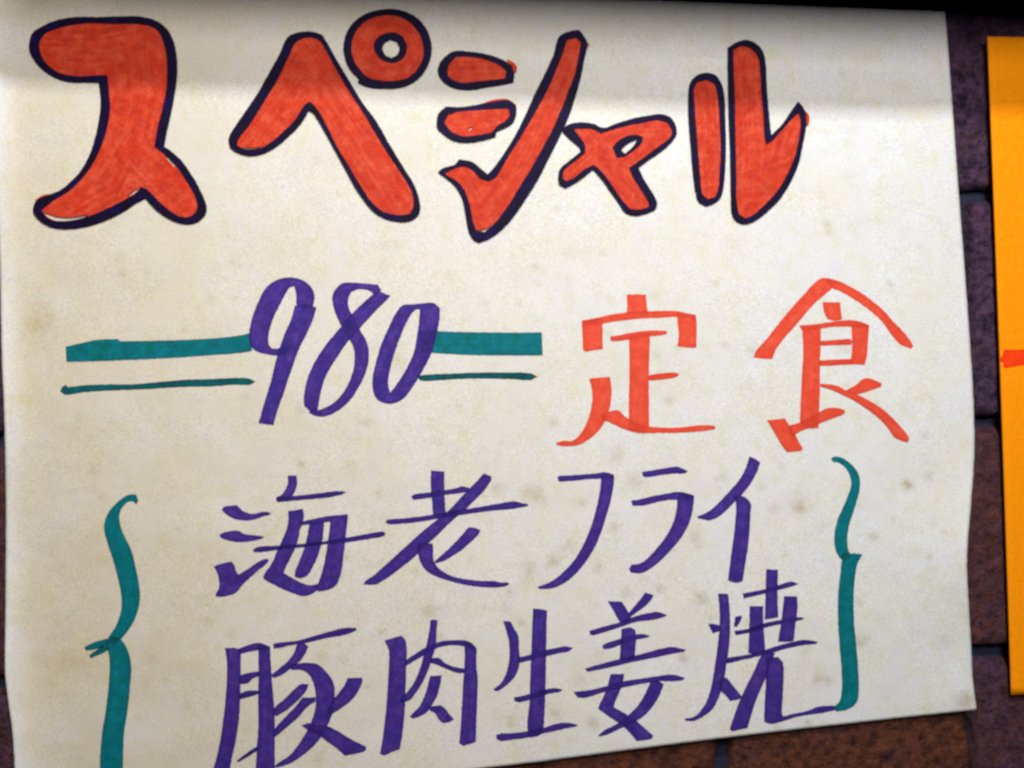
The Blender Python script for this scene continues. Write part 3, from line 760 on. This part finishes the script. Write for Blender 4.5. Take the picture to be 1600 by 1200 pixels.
ZB_ = (320, 950, 4.8)
char('kanji_character', ZB_, M_PURPLE, 'purple kanji cut off by the bottom of the view, first of the lower line', [
    [(150,300),(210,298),(270,310),(270,420),(268,550),(265,700),(255,850),(230,1010),(205,1120),(185,1230),(55,1230),(90,1110),(120,960),(140,820),(155,680),(165,540),(165,400)],
    [(250,305),(320,280),(370,265),(420,262),(490,290),(490,315),(400,318),(330,330),(270,345)],
    [(400,280),(490,290),(495,400),(505,550),(518,700),(525,850),(525,1000),(525,1230),(380,1230),(390,1050),(400,900),(400,700),(402,450)],
    [(262,505),(330,485),(405,475),(408,510),(360,530),(320,565),(265,570)],
    [(265,640),(320,620),(405,618),(405,645),(340,665),(265,685)],
    [(240,1145),(310,1090),(395,1033),(402,1065),(340,1105),(250,1158)],
    [(512,270),(560,258),(690,245),(800,215),(940,175),(1040,150),(1130,147),(1142,165),(1110,180),(1040,203),(900,228),(760,262),(640,280),(570,298),(515,303)],
    [(690,275),(740,265),(778,285),(760,330),(720,390),(650,450),(580,500),(520,525),(495,505),(560,450),(620,400),(665,340)],
    [(640,430),(700,415),(760,410),(850,425),(920,490),(965,560),(975,650),(965,760),(935,850),(890,940),(820,1030),(740,1100),(640,1165),(540,1195),(520,1188),(560,1155),(630,1110),(690,1040),(750,950),(800,850),(830,740),(830,640),(810,550),(770,490),(720,465),(650,465)],
    [(720,570),(780,572),(760,620),(700,690),(620,760),(540,810),(510,800),(530,740),(600,680),(660,620)],
    [(730,672),(830,668),(830,700),(770,740),(700,820),(620,890),(530,965),(510,945),(530,900),(610,810),(680,740)],
    [(1070,525),(1180,522),(1180,560),(1140,640),(1090,700),(1010,760),(940,800),(920,760),(970,680),(1040,590)],
    [(722,880),(790,862),(830,880),(930,890),(1010,930),(1100,985),(1210,1040),(1210,1065),(1180,1080),(1050,1108),(1000,1060),(930,1010),(860,960),(770,910)]])
char('kanji_character', (580, 950, 4.8), M_PURPLE, 'purple kanji boxed on three sides, second of the lower line', [
    [(100,245),(160,225),(230,208),(255,240),(268,310),(265,420),(260,560),(255,720),(245,860),(230,980),(215,1060),(160,1080),(100,1105),(65,1095),(85,980),(105,820),(120,640),(130,460),(132,320)],
    [(255,395),(320,350),(390,305),(450,280),(520,250),(600,242),(700,243),(750,260),(790,300),(780,330),(700,290),(620,280),(530,290),(450,320),(380,365),(320,400),(255,440)],
    [(700,270),(740,260),(792,305),(790,420),(800,540),(795,700),(790,850),(785,1005),(740,1020),(690,1035),(660,1015),(670,900),(680,740),(690,560),(700,400)],
    [(445,90),(475,87),(500,95),(490,180),(485,280),(460,370),(430,460),(390,550),(340,630),(290,690),(230,710),(215,690),(270,630),(320,560),(360,470),(390,370),(415,270),(435,170)],
    [(445,378),(510,375),(550,410),(620,440),(700,455),(695,490),(640,485),(560,455),(490,425),(445,412)],
    [(440,510),(530,505),(515,590),(490,670),(460,720),(430,770),(380,805),(320,828),(290,815),(310,790),(360,740),(400,660),(425,580)],
    [(440,740),(520,727),(560,760),(590,800),(620,835),(600,850),(545,865),(510,840),(480,790),(440,770)]])
char('kanji_character', (760, 930, 5.0), M_PURPLE, 'purple kanji of three bars across an upright', [
    [(130,200),(190,205),(215,255),(250,320),(255,420),(262,500),(245,590),(205,660),(150,710),(90,748),(55,745),(60,730),(110,690),(150,620),(175,520),(180,420),(170,330),(145,250)],
    [(245,487),(340,465),(460,430),(560,408),(620,398),(680,412),(640,440),(560,455),(460,480),(340,510),(255,532)],
    [(365,103),(420,108),(475,120),(470,250),(468,400),(465,600),(460,800),(450,1000),(440,1080),(390,1105),(325,1112),(320,1000),(335,850),(342,650),(350,450),(358,250)],
    [(215,800),(280,785),(380,760),(470,735),(540,725),(600,740),(570,755),(470,775),(360,810),(270,835),(220,830)],
    [(78,1090),(120,1080),(220,1075),(330,1060),(450,1035),(540,1005),(620,995),(715,1010),(700,1025),(600,1045),(450,1080),(330,1110),(200,1130),(110,1138),(78,1120)]])
char('kanji_character', (890, 910, 1015 / 220), M_PURPLE, 'purple kanji of stacked bars over two crossing strokes', [
    [(275,135),(375,138),(410,190),(440,250),(430,290),(370,300),(345,260),(310,195)],
    [(545,72),(605,90),(590,125),(540,175),(480,220),(430,255),(420,225),(460,180),(510,120)],
    [(142,350),(220,325),(350,290),(470,245),(580,218),(640,213),(705,235),(680,250),(600,270),(480,285),(380,318),(280,350),(180,380),(150,380)],
    [(235,455),(270,435),(360,408),(480,375),(530,372),(580,385),(570,395),(500,410),(400,440),(300,475),(245,482)],
    [(375,335),(440,325),(475,345),(478,430),(470,540),(420,570),(360,560),(368,450)],
    [(112,620),(180,600),(330,560),(500,520),(650,480),(735,465),(840,485),(830,497),(740,515),(600,545),(450,575),(280,615),(130,645)],
    [(295,660),(395,660),(385,720),(360,790),(325,870),(320,900),(400,945),(480,995),(540,1050),(605,1105),(590,1130),(485,1145),(440,1090),(390,1040),(310,985),(205,910),(215,880),(250,810),(275,740)],
    [(585,715),(640,712),(680,735),(655,800),(610,880),(540,960),(460,1010),(370,1050),(300,1085),(220,1110),(205,1102),(260,1060),(340,1020),(420,960),(490,890),(545,800)],
    [(28,790),(70,785),(150,775),(270,745),(400,710),(550,688),(680,668),(750,665),(832,688),(820,702),(750,712),(650,712),(520,730),(400,755),(250,790),(120,830),(60,830)]])
char('kanji_character', (1060, 880, 1156 / 260), M_PURPLE, 'purple kanji with its foot running into the teal brace', [
    [(205,420),(270,425),(300,440),(295,470),(240,488),(225,460)],
    [(395,370),(440,365),(438,390),(410,440),(385,440)],
    [(275,210),(345,212),(355,300),(360,420),(355,560),(335,700),(315,820),(285,920),(240,1010),(180,1060),(110,1095),(50,1095),(45,1078),(100,1070),(150,1030),(200,950),(230,850),(250,730),(270,590),(285,450),(285,320)],
    [(285,800),(335,795),(380,850),(440,925),(430,940),(360,960),(330,920),(290,880)],
    [(445,210),(500,200),(600,180),(700,150),(780,128),(835,142),(810,155),(700,185),(610,208),(520,230),(455,245)],
    [(610,40),(650,45),(692,45),(690,180),(690,280),(695,375),(650,385),(600,390),(605,220)],
    [(495,298),(590,298),(590,400),(598,520),(605,620),(540,630),(485,625),(492,480)],
    [(388,470),(480,455),(600,415),(700,395),(800,375),(875,378),(860,392),(780,410),(680,430),(600,448),(500,480),(400,500)],
    [(735,228),(825,230),(828,320),(815,420),(800,540),(740,545),(692,545),(705,460),(722,350)],
    [(335,657),(450,640),(560,615),(700,570),(800,545),(870,532),(970,545),(960,560),(880,568),(760,590),(660,620),(540,650),(430,675),(338,697)],
    [(570,650),(600,610),(670,625),(650,690),(610,790),(570,880),(530,980),(500,1080),(480,1145),(430,1155),(375,1168),(358,1150),(380,1080),(420,970),(470,860),(520,760)],
    [(610,660),(690,650),(725,690),(732,760),(728,880),(720,1050),(730,1065),(780,1050),(880,1030),(980,995),(1080,988),(1090,1020),(1000,1040),(880,1055),(780,1080),(700,1105),(640,1115),(595,1100),(600,980),(608,820)]])

for name, st, m, label, kw in JOBS:
    put(name, st, m, label, **kw)


# ---------------------------------------------------------------- orange notice at the right
def lift_o(x, y):
    return 0.0034 + 0.0004 * math.sin(y / 240.0) + 0.0010 * math.exp(-((y - 60) / 130.0) ** 2)

OX, OY = at(1543, 57), at(1580, 1085)
notice = empty('orange_notice', at(1600, 600, 0.0034), 'bright orange paper notice with a red pen stroke, beside the cream poster', 'notice')
NXo, NYo = 60, 90
fv = []
for j in range(NYo + 1):
    for i in range(NXo + 1):
        u, v = i / NXo, j / NYo
        y = lerp(57, 1085.5, v) + u * lerp(12, -6, v)
        x = lerp(1543, 1580, v) + u * 620 + 1.2 * math.sin(v * 3.0)
        fv.append(at(x, y, lift_o(x, y)))
n = len(fv); k = NXo + 1
ff = [(j * k + i, (j + 1) * k + i, (j + 1) * k + i + 1, j * k + i + 1) for j in range(NYo) for i in range(NXo)]
rim = [i for i in range(k)] + [j * k + NXo for j in range(1, NYo + 1)] + [NYo * k + i for i in range(NXo - 1, -1, -1)] + [j * k for j in range(NYo - 1, 0, -1)]
bv = [Vector((p.x, p.y + 0.0003, p.z)) for p in fv]
ff += [tuple(n + a for a in reversed(f)) for f in ff[:NXo * NYo]]
ff += [(rim[i], rim[(i + 1) % len(rim)], n + rim[(i + 1) % len(rim)], n + rim[i]) for i in range(len(rim))]
me = bpy.data.meshes.new('paper'); me.from_pydata([tuple(p - notice.location) for p in fv + bv], [], ff)
for p in me.polygons: p.use_smooth = p.index < 2 * NXo * NYo
me.materials.append(ORANGE)
o = bpy.data.objects.new('paper', me); COL.objects.link(o); o.parent = notice
so = Stroke([rough(smooth_closed([(1562.5, 560), (1566, 556), (1568.5, 546), (1585, 546.5), (1600, 546), (1640, 544), (1644, 566), (1600, 570.5), (1583, 573), (1569, 575.5), (1567.5, 567), (1563, 565)]), .6, 2.0)], 1)
me = ink_mesh('pen_stroke', [so], lift_o, notice.location, [], thin_dark=False)
me.materials.append(M_ORED)
o = bpy.data.objects.new('pen_stroke', me); COL.objects.link(o); o.parent = notice
o['label'] = 'red marker stroke reaching the left edge of the orange paper'
